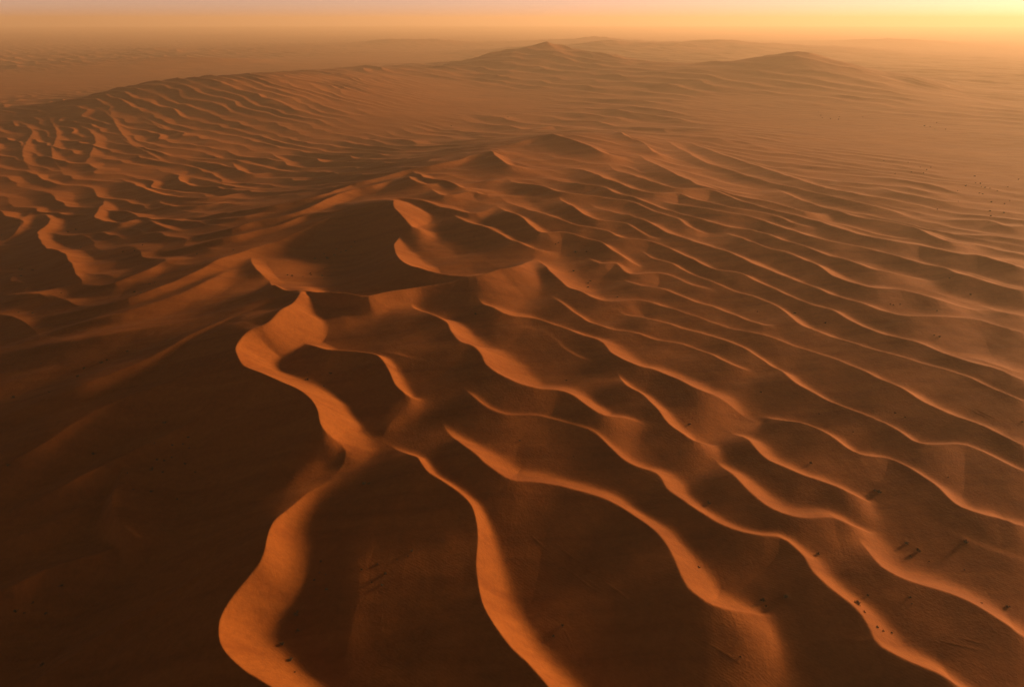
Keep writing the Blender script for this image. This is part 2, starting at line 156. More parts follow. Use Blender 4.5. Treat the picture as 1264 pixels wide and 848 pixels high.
    ([[-54.8,179.7,1.1],[-56.4,173.5,1.6],[-60.9,165.4,3.8],[-63.2,159.6,5.7],[-65.0,153.1,7.6],[-64.9,146.1,9.0],[-64.5,138.0,9.5],[-66.2,131.5,9.5],[-67.5,125.4,9.5],[-67.6,119.9,9.5],[-66.6,115.3,9.5],[-64.8,111.5,9.5],[-61.7,107.7,9.5],[-58.1,104.6,9.5],[-53.8,102.3,9.5],[-48.2,99.3,9.5],[-40.3,94.6,9.5],[-35.5,95.2,1.1]],14,60,0.15,1.45,1.5),
    ([[-96.8,159.8,1.0],[-102.5,159.5,2.7],[-107.2,157.8,5.9],[-111.7,159.3,8.1],[-116.7,163.9,8.5],[-120.5,168.8,8.5],[-122.2,172.5,8.5],[-123.4,179.2,7.0],[-126.1,190.0,3.1],[-126.2,198.4,1.0]],9,46,0.4,1.4,1.6),
    ([[-88.0,262.1,0.7],[-75.3,248.5,5.9],[-67.5,246.7,6.0],[-59.3,245.2,6.0],[-52.4,242.3,6.0],[-49.2,236.1,6.0],[-45.3,227.2,6.0],[-41.4,220.5,6.0],[-36.3,215.4,6.0],[-31.7,216.5,3.2],[-26.7,218.2,0.7]],10,34,0.18,1.25,1.7),
    ([[-54.9,254.1,0.5],[-45.3,246.8,4.0],[-40.0,242.6,4.0],[-32.7,240.0,4.0],[-26.4,239.0,3.9],[-21.4,246.6,0.5]],10,22,0.18,1.25,1.7),
    ([[-26.8,218.3,0.3],[-31.2,211.8,2.5],[-36.9,207.8,2.5],[-42.2,200.3,2.5],[-44.2,194.7,0.3]],14,20,0.45,1.25,1.7),
    ([[-42.6,193.5,0.9],[-39.7,190.4,1.6],[-36.6,186.2,3.2],[-32.3,180.8,5.7],[-28.9,177.7,7.3],[-27.5,174.8,7.5],[-24.3,170.1,7.5],[-20.0,166.7,7.5],[-16.1,162.7,7.5],[-12.8,157.9,7.5],[-11.2,153.1,7.5],[-9.9,145.6,7.5],[-9.3,135.3,7.5],[-8.1,126.8,7.5],[-6.5,120.9,7.5],[-3.9,115.8,7.5],[0.0,110.7,7.5],[3.5,107.5,7.5],[6.4,104.1,7.5],[8.7,101.1,7.5],[12.1,97.0,7.5],[17.3,91.7,7.5],[24.1,91.1,0.9]],12,60,0.15,1.45,1.5),
    ([[-29.2,186.0,0.4],[-23.9,186.4,3.5],[-17.3,185.2,3.5],[-11.9,179.5,3.5],[-7.4,174.3,2.6],[-6.4,171.9,0.4]],14,14,0.6,1.25,1.7),
    ([[-176.7,184.9,0.8],[-166.2,187.0,4.1],[-156.3,194.0,6.2],[-148.5,204.7,6.2],[-138.7,213.7,6.2],[-128.4,223.4,6.2],[-116.4,231.3,6.2],[-111.4,238.7,6.2],[-112.5,262.7,0.8]],40,19.8,0.15,1.6,1.4),
    ([[-185.6,215.7,0.7],[-174.0,218.0,3.6],[-161.4,223.4,5.6],[-152.5,229.7,5.6],[-142.1,240.4,5.6],[-136.8,250.3,5.6],[-132.2,260.6,5.6],[-123.8,272.3,5.6],[-114.5,286.8,5.6],[-105.9,307.9,0.7]],36,18.0,0.75,1.6,1.4),
    ([[-227.1,307.2,0.5],[-207.0,308.2,2.5],[-187.3,309.5,4.0],[-175.0,325.9,4.0],[-166.8,342.2,4.0],[-160.0,366.7,4.0],[-149.8,390.9,4.0],[-139.8,408.0,4.0],[-126.7,430.1,4.0],[-111.3,447.6,4.0],[-95.4,457.1,4.0],[-85.0,494.5,0.5]],36,16.2,0.15,1.6,1.4),
    ([[-209.8,403.8,0.5],[-196.8,403.6,2.1],[-175.7,407.9,4.0],[-160.3,422.4,4.0],[-148.1,432.9,4.0],[-137.1,450.0,4.0],[-110.1,460.0,4.0],[-93.7,490.5,0.5]],26,12.6,0.15,1.6,1.4),
    ([[-207.1,438.6,0.5],[-182.1,431.2,3.7],[-167.3,443.4,4.4],[-151.1,452.1,4.4],[-138.8,467.1,4.4],[-132.5,491.4,4.4],[-121.7,522.4,4.4],[-104.3,538.7,4.4],[-87.2,585.9,0.5]],28,12.6,0.15,1.6,1.4),
    ([[-242.8,519.7,0.4],[-216.4,510.6,3.0],[-186.2,497.4,3.2],[-166.9,501.1,3.2],[-146.5,514.9,3.2],[-134.6,542.7,3.2],[-126.7,597.7,0.4]],24,10.8,0.15,1.6,1.4),
    ([[-163.1,601.0,0.4],[-132.7,562.9,3.1],[-109.9,584.2,3.8],[-92.5,605.3,3.8],[-69.5,620.8,3.8],[-46.3,649.4,3.8],[-21.6,728.0,0.4]],26,12.6,0.15,1.6,1.4),
    ([[-220.1,267.1,0.4],[-194.1,267.2,3.1],[-171.4,271.3,3.1],[-152.9,277.5,3.1],[-137.6,284.0,3.1],[-126.1,292.2,3.1],[-116.4,294.7,0.4]],30,16.2,1.0,1.6,1.4),
    ([[-217.1,285.1,0.3],[-188.7,289.6,2.8],[-171.6,301.1,2.8],[-159.2,317.2,2.8],[-153.9,334.0,2.8],[-148.0,362.5,0.3]],30,14.4,1.0,1.6,1.4),
    ([[-125.1,116.6,0.8],[-112.4,118.4,5.8],[-103.3,124.9,6.2],[-91.4,131.6,6.2],[-81.1,138.7,6.2],[-72.6,146.2,6.2],[-67.9,162.0,0.8]],22,10.8,0.15,1.6,1.4),
    ([[-77.8,106.6,0.5],[-75.8,111.3,4.4],[-74.2,120.6,4.4],[-71.3,129.1,4.4],[-70.0,143.6,0.5]],14,8.1,0.15,1.6,1.4),
    ([[-149.3,141.7,0.8],[-139.1,141.8,6.2],[-129.3,147.9,6.2],[-118.0,153.0,6.2],[-110.6,162.6,0.8]],20,10.8,0.15,1.6,1.4),
    ([[-151.8,161.0,0.5],[-140.9,164.7,4.4],[-132.6,171.9,4.4],[-127.6,184.8,0.5]],20,9.9,0.15,1.6,1.4),
    ([[-156.1,168.5,0.8],[-139.2,176.4,6.2],[-127.6,189.0,6.2],[-118.3,198.3,6.2],[-108.5,209.5,6.2],[-102.7,233.2,0.8]],22,11.700000000000001,0.15,1.6,1.4),
    ([[-21.0,106.9,0.4],[-21.9,123.6,3.1],[-21.5,138.7,3.1],[-19.7,153.2,3.1],[-17.9,173.4,0.4]],12,9.0,0.15,1.6,1.4),
    ([[-36.7,106.8,0.2],[-38.0,115.6,1.9],[-38.7,129.1,2.0],[-38.5,144.7,2.0],[-38.3,163.4,2.0],[-40.0,188.4,0.2]],12,10.8,1.0,1.6,1.4),
    ([[-424.8,609.9,0.5],[-392.9,576.8,4.4],[-371.0,539.7,4.5],[-366.3,520.1,4.5],[-342.3,486.9,4.5],[-321.9,459.9,4.5],[-304.7,442.9,4.5],[-285.5,424.7,4.5],[-265.0,396.4,4.5],[-246.6,370.5,3.8],[-232.1,353.9,0.5]],13,26,0.18,1.25,1.7),
    ([[-231.9,351.8,0.4],[-211.7,339.4,3.0],[-202.9,347.5,3.0],[-197.3,358.7,3.0],[-195.0,377.0,0.4]],20,16,0.18,1.25,1.7),
    ([[-395.3,671.9,0.5],[-364.6,606.3,4.5],[-346.9,565.9,4.5],[-315.9,532.2,4.5],[-298.1,523.2,4.5],[-303.6,557.3,0.5]],14,30,0.18,1.25,1.7),
    ([[-306.2,562.4,0.4],[-271.4,511.8,3.5],[-249.0,481.4,3.5],[-226.2,458.8,0.4]],12,24,0.18,1.25,1.7),
    ([[-424.5,756.7,0.6],[-391.2,717.9,4.8],[-354.4,676.6,5.0],[-324.4,649.6,5.0],[-297.1,628.2,5.0],[-269.2,624.0,5.0],[-256.9,659.3,0.6]],16,34,0.18,1.25,1.7),
    ([[-344.5,662.1,0.4],[-314.0,615.7,3.2],[-296.5,597.1,3.2],[-263.2,583.0,3.2],[-251.1,623.4,0.4]],12,24,0.18,1.25,1.7),
    ([[-340.5,517.0,0.3],[-318.8,497.7,2.8],[-303.2,497.4,2.8],[-283.2,478.0,2.8],[-265.2,460.1,0.3]],12,20,0.18,1.25,1.7),
    ([[-234.7,501.3,0.3],[-207.2,479.9,2.2],[-187.7,474.9,2.2],[-176.9,493.5,0.3]],18,14,0.18,1.25,1.7),
    ([[-389.4,509.1,0.4],[-390.2,528.2,3.0],[-416.5,576.1,3.0],[-434.0,617.5,0.4]],14,24,0.18,1.25,1.7),
    ([[-284.3,359.9,0.4],[-258.8,340.8,3.0],[-247.3,338.8,3.0],[-239.6,333.7,0.4]],14,24,0.18,1.25,1.7),
    ([[-350.5,875.6,0.5],[-313.4,801.7,4.5],[-289.0,774.3,4.5],[-276.6,789.6,0.5]],14,36,0.18,1.25,1.7),
    ([[-314.4,924.0,0.5],[-288.7,875.7,4.5],[-270.8,864.3,0.5]],14,36,0.18,1.25,1.7),
    ([[-418.2,883.8,0.4],[-381.5,869.2,3.0],[-339.8,863.8,3.0],[-299.0,830.4,3.0],[-251.5,784.1,3.0],[-202.3,751.6,0.4]],18,26,0.18,1.25,1.7),
    ([[-363.7,779.0,0.4],[-319.8,737.9,3.0],[-265.5,683.9,3.0],[-225.6,659.5,0.4]],18,26,0.18,1.25,1.7),
    ([[-795.8,1157.0,0.4],[-743.1,1102.4,3.0],[-704.8,1052.2,3.0],[-668.0,980.4,3.0],[-628.7,910.3,3.0],[-588.3,849.5,3.0],[-555.1,807.7,0.4]],15,22,0.18,1.25,1.7),
    ([[-763.0,1187.2,0.4],[-699.0,1095.7,3.0],[-653.5,1025.7,3.0],[-598.9,922.9,3.0],[-553.4,850.1,3.0],[-519.2,807.2,0.4]],15,22,0.18,1.25,1.7),
    ([[-698.1,1137.5,0.4],[-633.5,1070.5,3.0],[-583.7,999.8,3.0],[-530.7,890.8,3.0],[-499.8,815.8,0.4]],15,22,0.18,1.25,1.7),
    ([[-689.2,1202.0,0.4],[-644.6,1158.3,3.0],[-602.1,1094.6,3.0],[-524.4,976.2,2.7],[-494.7,928.3,0.4]],14,26,0.18,1.25,1.7),
    ([[-597.0,1073.4,0.4],[-517.0,961.6,3.0],[-456.2,892.8,3.0],[-426.4,857.3,0.4]],14,28,0.18,1.25,1.7),
    ([[-593.0,1157.2,0.4],[-539.8,1103.5,3.0],[-506.4,1073.2,0.4]],14,28,0.18,1.25,1.7)]
# how strongly and how widely the small transverse dunes grow: x, y, height, spacing
FIELD = [
    [-469.1,1257.0,4.5,34.0],
    [-726.6,1510.6,5.0,34.0],
    [-423.8,1510.6,3.5,34.0],
    [-606.1,999.2,4.0,34.0],
    [-554.3,778.9,4.0,34.0],
    [-749.6,1774.9,4.0,34.0],
    [-299.5,1257.0,3.5,45.0],
    [-288.3,825.1,4.0,34.0],
    [-216.2,934.1,4.0,34.0],
    [-207.0,699.5,4.0,40.0],
    [-415.2,737.3,4.0,34.0],
    [-342.4,489.5,3.4,34.0],
    [-267.7,509.3,3.0,34.0],
    [-250.5,369.2,2.0,34.0],
    [-154.1,261.5,0.2,34.0],
    [-161.6,191.6,0.3,34.0],
    [-101.0,145.7,0.3,34.0],
    [-125.9,1372.8,0.1,34.0],
    [-59.5,1677.5,0.2,34.0],
    [-214.7,1257.0,0.1,34.0],
    [-238.1,1158.3,0.5,34.0],
    [-302.5,1372.8,2.5,34.0],
    [-19.3,1438.6,0.1,34.0],
    [-120.1,1035.0,4.0,60.0],
    [-17.0,1257.0,3.0,70.0],
    [-72.7,876.5,2.0,34.0],
    [196.6,1372.8,5.0,70.0],
    [285.2,1158.3,5.0,60.0],
    [339.5,999.2,3.5,50.0],
    [349.5,1677.5,4.0,90.0],
    [23.5,2699.7,6.0,90.0],
    [200.1,2699.7,6.0,90.0],
    [320.6,2486.3,5.0,90.0],
    [-156.4,2303.3,5.0,90.0],
    [37.4,1883.7,3.0,80.0],
    [945.5,2486.3,4.0,90.0],
    [676.1,2303.3,3.0,90.0],
    [930.8,1883.7,4.0,60.0],
    [921.7,1510.6,2.0,60.0],
    [684.1,1677.5,2.5,80.0],
    [449.3,1257.0,0.2,34.0],
    [527.3,1114.3,0.1,34.0],
    [554.4,934.1,0.1,34.0],
    [541.6,778.9,0.2,34.0],
    [406.2,965.7,0.5,34.0],
    [401.6,770.3,2.6,40.0],
    [410.2,671.7,2.4,40.0],
    [434.6,610.3,2.4,40.0],
    [380.7,850.1,2.6,45.0],
    [340.7,904.5,3.0,45.0],
    [450.8,1510.6,0.4,34.0],
    [-1252.7,2144.8,0.1,34.0],
    [-1173.7,2486.3,0.1,34.0],
    [-935.7,2845.7,0.2,34.0],
    [-748.8,3254.6,0.3,34.0],
    [-1395.2,2006.1,0.2,34.0],
    [-1879.0,3254.6,6.0,60.0],
    [-1695.4,3624.5,6.0,60.0],
    [-1363.5,3796.6,5.0,60.0],
    [-1933.0,2951.9,5.0,60.0],
    [-1170.6,4681.4,4.0,60.0],
    [-932.5,6583.9,5.0,60.0],
    [989.0,5474.1,4.0,60.0],
    [1893.2,6583.9,4.0,60.0],
    [2361.4,4681.4,3.0,60.0],
    [2346.8,3624.5,2.0,60.0],
    [5.1,530.6,0.9,34.0],
    [145.6,437.5,1.5,34.0],
    [194.5,316.9,1.3,34.0],
    [113.0,214.8,0.8,34.0],
    [62.5,275.7,0.3,34.0],
    [17.8,171.9,0.1,34.0],
    [148.6,171.9,0.8,34.0],
    [-67.7,275.7,0.3,34.0],
    [-47.6,171.9,0.2,34.0],
    [-168.5,509.3,0.2,34.0],
    [-79.0,489.5,0.2,34.0],
    [254.9,578.1,2.2,34.0],
    [340.0,489.5,2.4,34.0],
    [171.1,665.1,1.9,34.0],
    [500.0,300.0,4.5,40.0],
    [700.0,100.0,4.5,40.0],
    [900.0,500.0,4.0,40.0],
    [300.0,50.0,4.0,40.0],
    [300.0,-200.0,3.0,40.0],
    [-300.0,-200.0,2.0,40.0],
    [0.0,-400.0,3.0,40.0],
    [1400.0,900.0,2.0,50.0],
    [-800.0,500.0,3.0,40.0],
    [-500.0,200.0,1.5,40.0],
    [2500.0,2500.0,3.0,60.0],
    [-2500.0,2500.0,4.0,60.0],
    [0.0,8000.0,4.0,60.0]]
# sand hummocks gathered round the larger shrubs: x, y, radius, height
MOUNDS = [
    (-108.1,390.7,1.8,0.14),
    (-116.7,187.2,1.2,0.1),
    (-133.8,139.3,1.0,0.08),
    (-124.9,146.3,1.0,0.08),
    (-117.6,123.8,1.2,0.1),
    (-139.7,194.8,1.2,0.09),
    (-52.9,127.2,1.2,0.09),
    (-51.4,121.9,0.8,0.07),
    (-54.1,118.7,1.1,0.08),
    (-50.6,114.0,1.0,0.08),
    (-76.6,230.2,1.2,0.09),
    (-44.0,170.5,1.2,0.1),
    (37.9,388.2,1.9,0.15),
    (58.3,165.1,1.0,0.08),
    (113.4,174.1,1.2,0.1),
    (62.6,129.3,1.0,0.08),
    (68.2,129.5,1.2,0.1),
    (84.8,127.0,1.1,0.09),
    (111.1,152.7,1.0,0.08),
    (112.8,149.8,1.0,0.08),
    (127.2,152.1,1.3,0.1)]
# hollows scooped between the big crests: x, y, radius, depth
BOWLS = [
    [-124.0,127.1,42.0,11.0],
    [-91.8,390.1,48.0,12.0],
    [-35.3,400.9,26.0,3.0],
    [-35.2,299.9,18.0,2.5],
    [-101.9,286.1,14.0,3.0],
    [-106.8,189.7,40.0,7.0]]
CRESTS = []
for (pts, wl, ws, soft, el, es) in CREST_ROWS:
    w = np.array(pts, float)
    CRESTS.append(dict(P=w, wl=wl, ws=ws, soft=soft, el=el, es=es, reach=max(wl, ws) + 4))

# ---------------------------------------------------------------- terrain maths
def _hash(ix, iy, seed):
    h = (ix.astype(np.int64) * 374761393 + iy.astype(np.int64) * 668265263 + seed * 974634361) & 0x7fffffff
    h = ((h ^ (h >> 13)) * 1274126177) & 0x7fffffff
    return (h ^ (h >> 16)) & 0xffff

def noise(x, y, seed=0):
    """gradient noise, about -0.7 to 0.7"""
    ix = np.floor(x); iy = np.floor(y)
    fx = x - ix; fy = y - iy
    ix = ix.astype(np.int64); iy = iy.astype(np.int64)
    def g(i, j, dx, dy):
        a = _hash(i, j, seed) * (2 * math.pi / 65536.0)
        return np.cos(a) * dx + np.sin(a) * dy
    u = fx * fx * fx * (fx * (fx * 6 - 15) + 10); v = fy * fy * fy * (fy * (fy * 6 - 15) + 10)
    a = g(ix, iy, fx, fy); b = g(ix + 1, iy, fx - 1, fy)
    c = g(ix, iy + 1, fx, fy - 1); d = g(ix + 1, iy + 1, fx - 1, fy - 1)
    return (a + (b - a) * u) * (1 - v) + (c + (d - c) * u) * v

def spline(p, n):
    """Catmull-Rom through the rows of p, n steps a span"""
    p = np.asarray(p, float)
    if len(p) < 3: n = max(n, 4)
    q = np.vstack([2 * p[0] - p[1], p, 2 * p[-1] - p[-2]])
    out = []
    for i in range(1, len(q) - 2):
        for k in range(n):
            t = k / n
            out.append(0.5 * (2 * q[i] + (q[i + 1] - q[i - 1]) * t + (2 * q[i - 1] - 5 * q[i] + 4 * q[i + 1] - q[i + 2]) * t * t
                              + (3 * q[i] - q[i - 1] - 3 * q[i + 1] + q[i + 2]) * t ** 3))
    out.append(q[-2])
    return np.array(out)

def even(P, step):
    """the polyline P resampled at equal steps"""
    L = np.concatenate([[0], np.cumsum(np.hypot(np.diff(P[:, 0]), np.diff(P[:, 1])))])
    n = max(int(L[-1] / step), 6)
    u = np.linspace(0, L[-1], n)
    return np.stack([np.interp(u, L, P[:, k]) for k in range(P.shape[1])], 1)

def soft_line(x, y, P, eps, power):
    """exact distance to the polyline P, the side (1 left, 0 right) and P's further columns, both blended smoothly along it"""
    T = np.gradient(P[:, :2], axis=0); T = T / np.hypot(T[:, 0], T[:, 1])[:, None]
    dmin = np.full(x.shape, 1e18); near = np.zeros(x.shape); W = np.zeros(x.shape); C = np.zeros(x.shape)
    V = [np.zeros(x.shape) for _ in range(P.shape[1] - 2)]
    for i in range(len(P)):
        ex = x - P[i, 0]; ey = y - P[i, 1]
        d2 = ex * ex + ey * ey + 1e-6
        w = (d2 + eps * eps) ** -power
        W += w; C += w * (T[i, 0] * ey - T[i, 1] * ex) / np.sqrt(d2)
        for k in range(len(V)): V[k] += w * P[i, 2 + k]
        if i < len(P) - 1:
            dx, dy = P[i + 1, :2] - P[i, :2]
            t = np.clip((ex * dx + ey * dy) / (dx * dx + dy * dy + 1e-9), 0, 1)
            ux = ex - t * dx; uy = ey - t * dy
            q = ux * ux + uy * uy
            m = q < dmin
            dmin = np.where(m, q, dmin)
            near = np.where(m, (dx * uy - dy * ux) / np.sqrt((dx * dx + dy * dy) * (q + 1e-9)), near)
    u = np.clip(np.sqrt(dmin) / (2.5 * eps), 0, 1); u = u * u * (3 - 2 * u)
    c = np.clip(0.5 + 0.75 * (near + (C / W - near) * u), 0, 1)
    return np.sqrt(dmin), c * c * (3 - 2 * c), [v / W for v in V]

def base(x, y):
    """the big forms: megadunes as long smooth ridges of (x, y, z, left width, right width)"""
    s = np.zeros(x.shape)
    for rid in MEGA:
        P = spline(rid, 4)
        span = np.hypot(*(P[-1, :2] - P[0, :2])) / len(P)
        d, c, (z, wl, wr) = soft_line(x, y, P, span, 2.5)
        s = s + np.maximum(z, 0) ** 2 * np.exp(-2 * (d / (wr + (wl - wr) * c)) ** 1.7)
    b = np.sqrt(s)
    far = np.clip((np.hypot(x, y) - 1600) / 900, 0, 1)
    rug = (1 - 2.2 * np.abs(noise(x / 420, y / 420, 7))) * 0.6 + (1 - 2.2 * np.abs(noise(x / 170, y / 170, 8))) * 0.4 - 0.75
    b = b * (1 + far * 0.38 * rug)
    b = b + 2.2 * noise(x / 190, y / 190, 5) + 8 * noise(x / 900, y / 900, 6) * np.clip((np.hypot(x, y) - 900) / 2500, 0, 1)
    for (bx, by, br, bd) in BOWLS:
        b = b - bd * np.exp(-((x - bx) ** 2 + (y - by) ** 2) / (br * br))
    return b

def near_weight(x, y, pts):
    """inverse-distance blend of control values in (bearing, log range); pts rows: x, y, value..."""
    a = np.arctan2(x, y); l = np.log(np.hypot(x, y) + 20)
    S = np.zeros(x.shape); V = [np.zeros(x.shape) for _ in range(len(pts[0]) - 2)]
    for p in pts:
        da = a - math.atan2(p[0], p[1]); dl = l - math.log(math.hypot(p[0], p[1]) + 20)
        w = 1 / (da * da * 6 + dl * dl * 4 + 0.004) ** 2
        S += w
        for k in range(len(V)): V[k] += w * p[2 + k]
    return [v / S for v in V]

def dune_field(x, y, lam, bear, seed):
    """rows of crescent ridges, steep side towards the bearing; height about 0 to 1"""
    wx = x + 26 * noise(x / 85, y / 85, seed + 1) + 9 * noise(x / 30, y / 30, seed + 2)
    wy = y + 26 * noise(x / 85 + 50, y / 85, seed + 3) + 9 * noise(x / 30, y / 30 + 70, seed + 4)
    b = math.radians(bear)
    u = (wx * math.sin(b) + wy * math.cos(b)) / lam + 0.7 * noise(x / 260, y / 260, seed + 5)
    v = (wx * math.cos(b) - wy * math.sin(b))
    k = np.floor(u); t = u - k
    lit = np.clip(1 - t / 0.42, 0, 1) ** 1.2
    lee = np.clip((t - 0.43) / 0.57, 0, 1) ** 1.6
    def amp(i):
        return np.clip(0.62 + 1.1 * noise(v / 120 + i * 7.31, i * 0.37 + v / 900, seed + 9), 0.05, 1.1)
    return lit * amp(k) + lee * amp(k + 1)

def height(x, y):
    shp = x.shape; x = x.ravel(); y = y.ravel()
    r = np.hypot(x, y)
    b = base(x, y)
    K = 0.55
    amp, lam = near_weight(x, y, FIELD)
    f = amp * dune_field(x, y, 31, 38, 11)
    f2 = amp * 1.5 * dune_field(x, y, 72, 46, 31)
    mix = np.clip((lam - 34) / 30, 0, 1)
    S = np.exp(np.clip((f * (1 - mix) + f2 * mix), 0, 30) / K) - 1
    # small sideways wobble of every crest
    n1 = noise(x / 22, y / 22, 71); n2 = noise(x / 22, y / 22, 72)
    xw = x + 2.2 * n1; yw = y + 2.2 * n2
    for c in CRESTS:
        P = c['P']; R = c['reach']
        m = (xw > P[:, 0].min() - R) & (xw < P[:, 0].max() + R) & (yw > P[:, 1].min() - R) & (yw < P[:, 1].max() + R)
        if not m.any(): continue
        idx = np.nonzero(m)[0]
        d, f, (h, wl, ws) = soft_line(xw[idx], yw[idx], P, c['step'] * 1.7, 3)
        s = c['soft']
        d = np.sqrt(d * d + s * s) - s
        q = np.clip(d / (ws + (wl - ws) * f), 0, 1)
        z = h * (1 - q) ** (c['es'] + (c['el'] - c['es']) * f)
        S[idx] += np.exp(np.clip(z, 0, 60) / K) - 1
    z = b + K * np.log1p(S)
    # gentle unevenness, wind scallops
    z = z + 0.45 * noise(x / 38, y / 38, 81) + 0.17 * noise(x / 13, y / 13, 82) + 0.07 * noise(x / 5, y / 5, 85)
    # long low wind streaks
    a = x * 0.86 + y * 0.5; t = -x * 0.5 + y * 0.86
    z = z + np.clip(1.3 - r / 900, 0.2, 1) * (1.9 * noise(a / 110, t / 24, 83) + 0.8 * noise(a / 45, t / 10, 84))
    for (mx, my, mr, mh) in MOUNDS:
        m = np.abs(x - mx) + np.abs(y - my) < 4 * mr
        z[m] += mh * np.exp(-((x[m] - mx) ** 2 + (y[m] - my) ** 2) / (mr * mr))
    return z.reshape(shp)

def prepare_crests():
    for c in CRESTS:
        w = c['P']
        st = float(np.clip(np.hypot(w[:, 0], w[:, 1]).mean() / 110, 2.0, 14))
        P = even(spline(w, 5), st); c['step'] = st
        h = np.convolve(np.pad(P[:, 2], 2, mode='edge'), [.1, .2, .4, .2, .1], 'valid')
        P[:, 2] = np.maximum(h, 0.0)
        k = np.clip(P[:, 2:3] / max(P[:, 2].max(), 0.01), 0, 1) ** 0.5      # low ends are narrow too
        c['P'] = np.hstack([P, c['wl'] * (0.35 + 0.65 * k), c['ws'] * (0.35 + 0.65 * k)])

prepare_crests()

# ---------------------------------------------------------------- materials
def new_mat(name):
    m = bpy.data.materials.new(name)
    m.use_nodes = True
    return m, m.node_tree, m.node_tree.nodes['Principled BSDF']

def sand_material():
    m, nt, b = new_mat('orange_sand')
    N = nt.nodes.new; L = nt.links.new
    geo = N('ShaderNodeNewGeometry')
    big = N('ShaderNodeTexNoise'); big.inputs['Scale'].default_value = 0.012; big.inputs['Detail'].default_value = 5
    L(geo.outputs['Position'], big.inputs['Vector'])
    fine = N('ShaderNodeTexNoise'); fine.inputs['Scale'].default_value = 0.5; fine.inputs['Detail'].default_value = 6; fine.inputs['Roughness'].default_value = 0.7
    L(geo.outputs['Position'], fine.inputs['Vector'])
    r1 = N('ShaderNodeValToRGB')
    r1.color_ramp.elements[0].position = 0.3; r1.color_ramp.elements[0].color = (0.285, 0.090, 0.0145, 1)
    r1.color_ramp.elements[1].position = 0.7; r1.color_ramp.elements[1].color = (0.345, 0.115, 0.020, 1)
    L(big.outputs['Fac'], r1.inputs[0])
    r2 = N('ShaderNodeValToRGB')
    r2.color_ramp.elements[0].position = 0.3; r2.color_ramp.elements[0].color = (0.74, 0.73, 0.72, 1)
    r2.color_ramp.elements[1].position = 0.7; r2.color_ramp.elements[1].color = (1.0, 1.0, 1.0, 1)
    L(fine.outputs['Fac'], r2.inputs[0])
    mul = N('ShaderNodeMixRGB'); mul.blend_type = 'MULTIPLY'; mul.inputs[0].default_value = 1
    L(r1.outputs[0], mul.inputs[1]); L(r2.outputs[0], mul.inputs[2])
    # long faint bands of darker heavy grains, drawn out along the wind
    mw = N('ShaderNodeMapping'); mw.inputs['Rotation'].default_value = (0, 0, R(-30)); mw.inputs['Scale'].default_value = (0.02, 0.16, 0.06)
    L(geo.outputs['Position'], mw.inputs['Vector'])
    band = N('ShaderNodeTexNoise'); band.inputs['Scale'].default_value = 1.0; band.inputs['Detail'].default_value = 6; band.inputs['Distortion'].default_value = 0.6
    L(mw.outputs[0], band.inputs['Vector'])
    r3 = N('ShaderNodeValToRGB')
    r3.color_ramp.elements[0].position = 0.32; r3.color_ramp.elements[0].color = (0.80, 0.74, 0.68, 1)
    r3.color_ramp.elements[1].position = 0.58; r3.color_ramp.elements[1].color = (1.0, 1.0, 1.0, 1)
    L(band.outputs['Fac'], r3.inputs[0])
    mul2 = N('ShaderNodeMixRGB'); mul2.blend_type = 'MULTIPLY'; mul2.inputs[0].default_value = 1
    L(mul.outputs[0], mul2.inputs[1]); L(r3.outputs[0], mul2.inputs[2])
    L(mul2.outputs[0], b.inputs['Base Color'])
    b.inputs['Roughness'].default_value = 0.95
    b.inputs['Specular IOR Level'].default_value = 0.15
    # wind ripples and grain
    mp = N('ShaderNodeMapping'); mp.inputs['Rotation'].default_value = (0, 0, R(38))
    L(geo.outputs['Position'], mp.inputs['Vector'])
    wv = N('ShaderNodeTexWave'); wv.wave_type = 'BANDS'; wv.bands_direction = 'Y'
    wv.inputs['Scale'].default_value = 0.42; wv.inputs['Distortion'].default_value = 9.0
    wv.inputs['Detail'].default_value = 2.5; wv.inputs['Detail Scale'].default_value = 0.35
    L(mp.outputs[0], wv.inputs['Vector'])
    bp1 = N('ShaderNodeBump'); bp1.inputs['Strength'].default_value = 0.3; bp1.inputs['Distance'].default_value = 0.05
    patch = N('ShaderNodeMath'); patch.operation = 'MULTIPLY'            # ripples come and go in patches
    pr = N('ShaderNodeMapRange'); pr.inputs[1].default_value = 0.33; pr.inputs[2].default_value = 0.72
    pn = N('ShaderNodeTexNoise'); pn.inputs['Scale'].default_value = 0.035; pn.inputs['Detail'].default_value = 3
    L(geo.outputs['Position'], pn.inputs['Vector']); L(pn.outputs['Fac'], pr.inputs[0])
    L(wv.outputs['Fac'], patch.inputs[0]); L(pr.outputs[0], patch.inputs[1])
    L(patch.outputs[0], bp1.inputs['Height'])
    gr = N('ShaderNodeTexNoise'); gr.inputs['Scale'].default_value = 1.1; gr.inputs['Detail'].default_value = 7; gr.inputs['Roughness'].default_value = 0.62
    L(geo.outputs['Position'], gr.inputs['Vector'])
    bp2 = N('ShaderNodeBump'); bp2.inputs['Strength'].default_value = 0.6; bp2.inputs['Distance'].default_value = 0.22
    L(gr.outputs['Fac'], bp2.inputs['Height']); L(bp1.outputs[0], bp2.inputs['Normal'])
    L(bp2.outputs[0], b.inputs['Normal'])
    return m

SAND = sand_material()

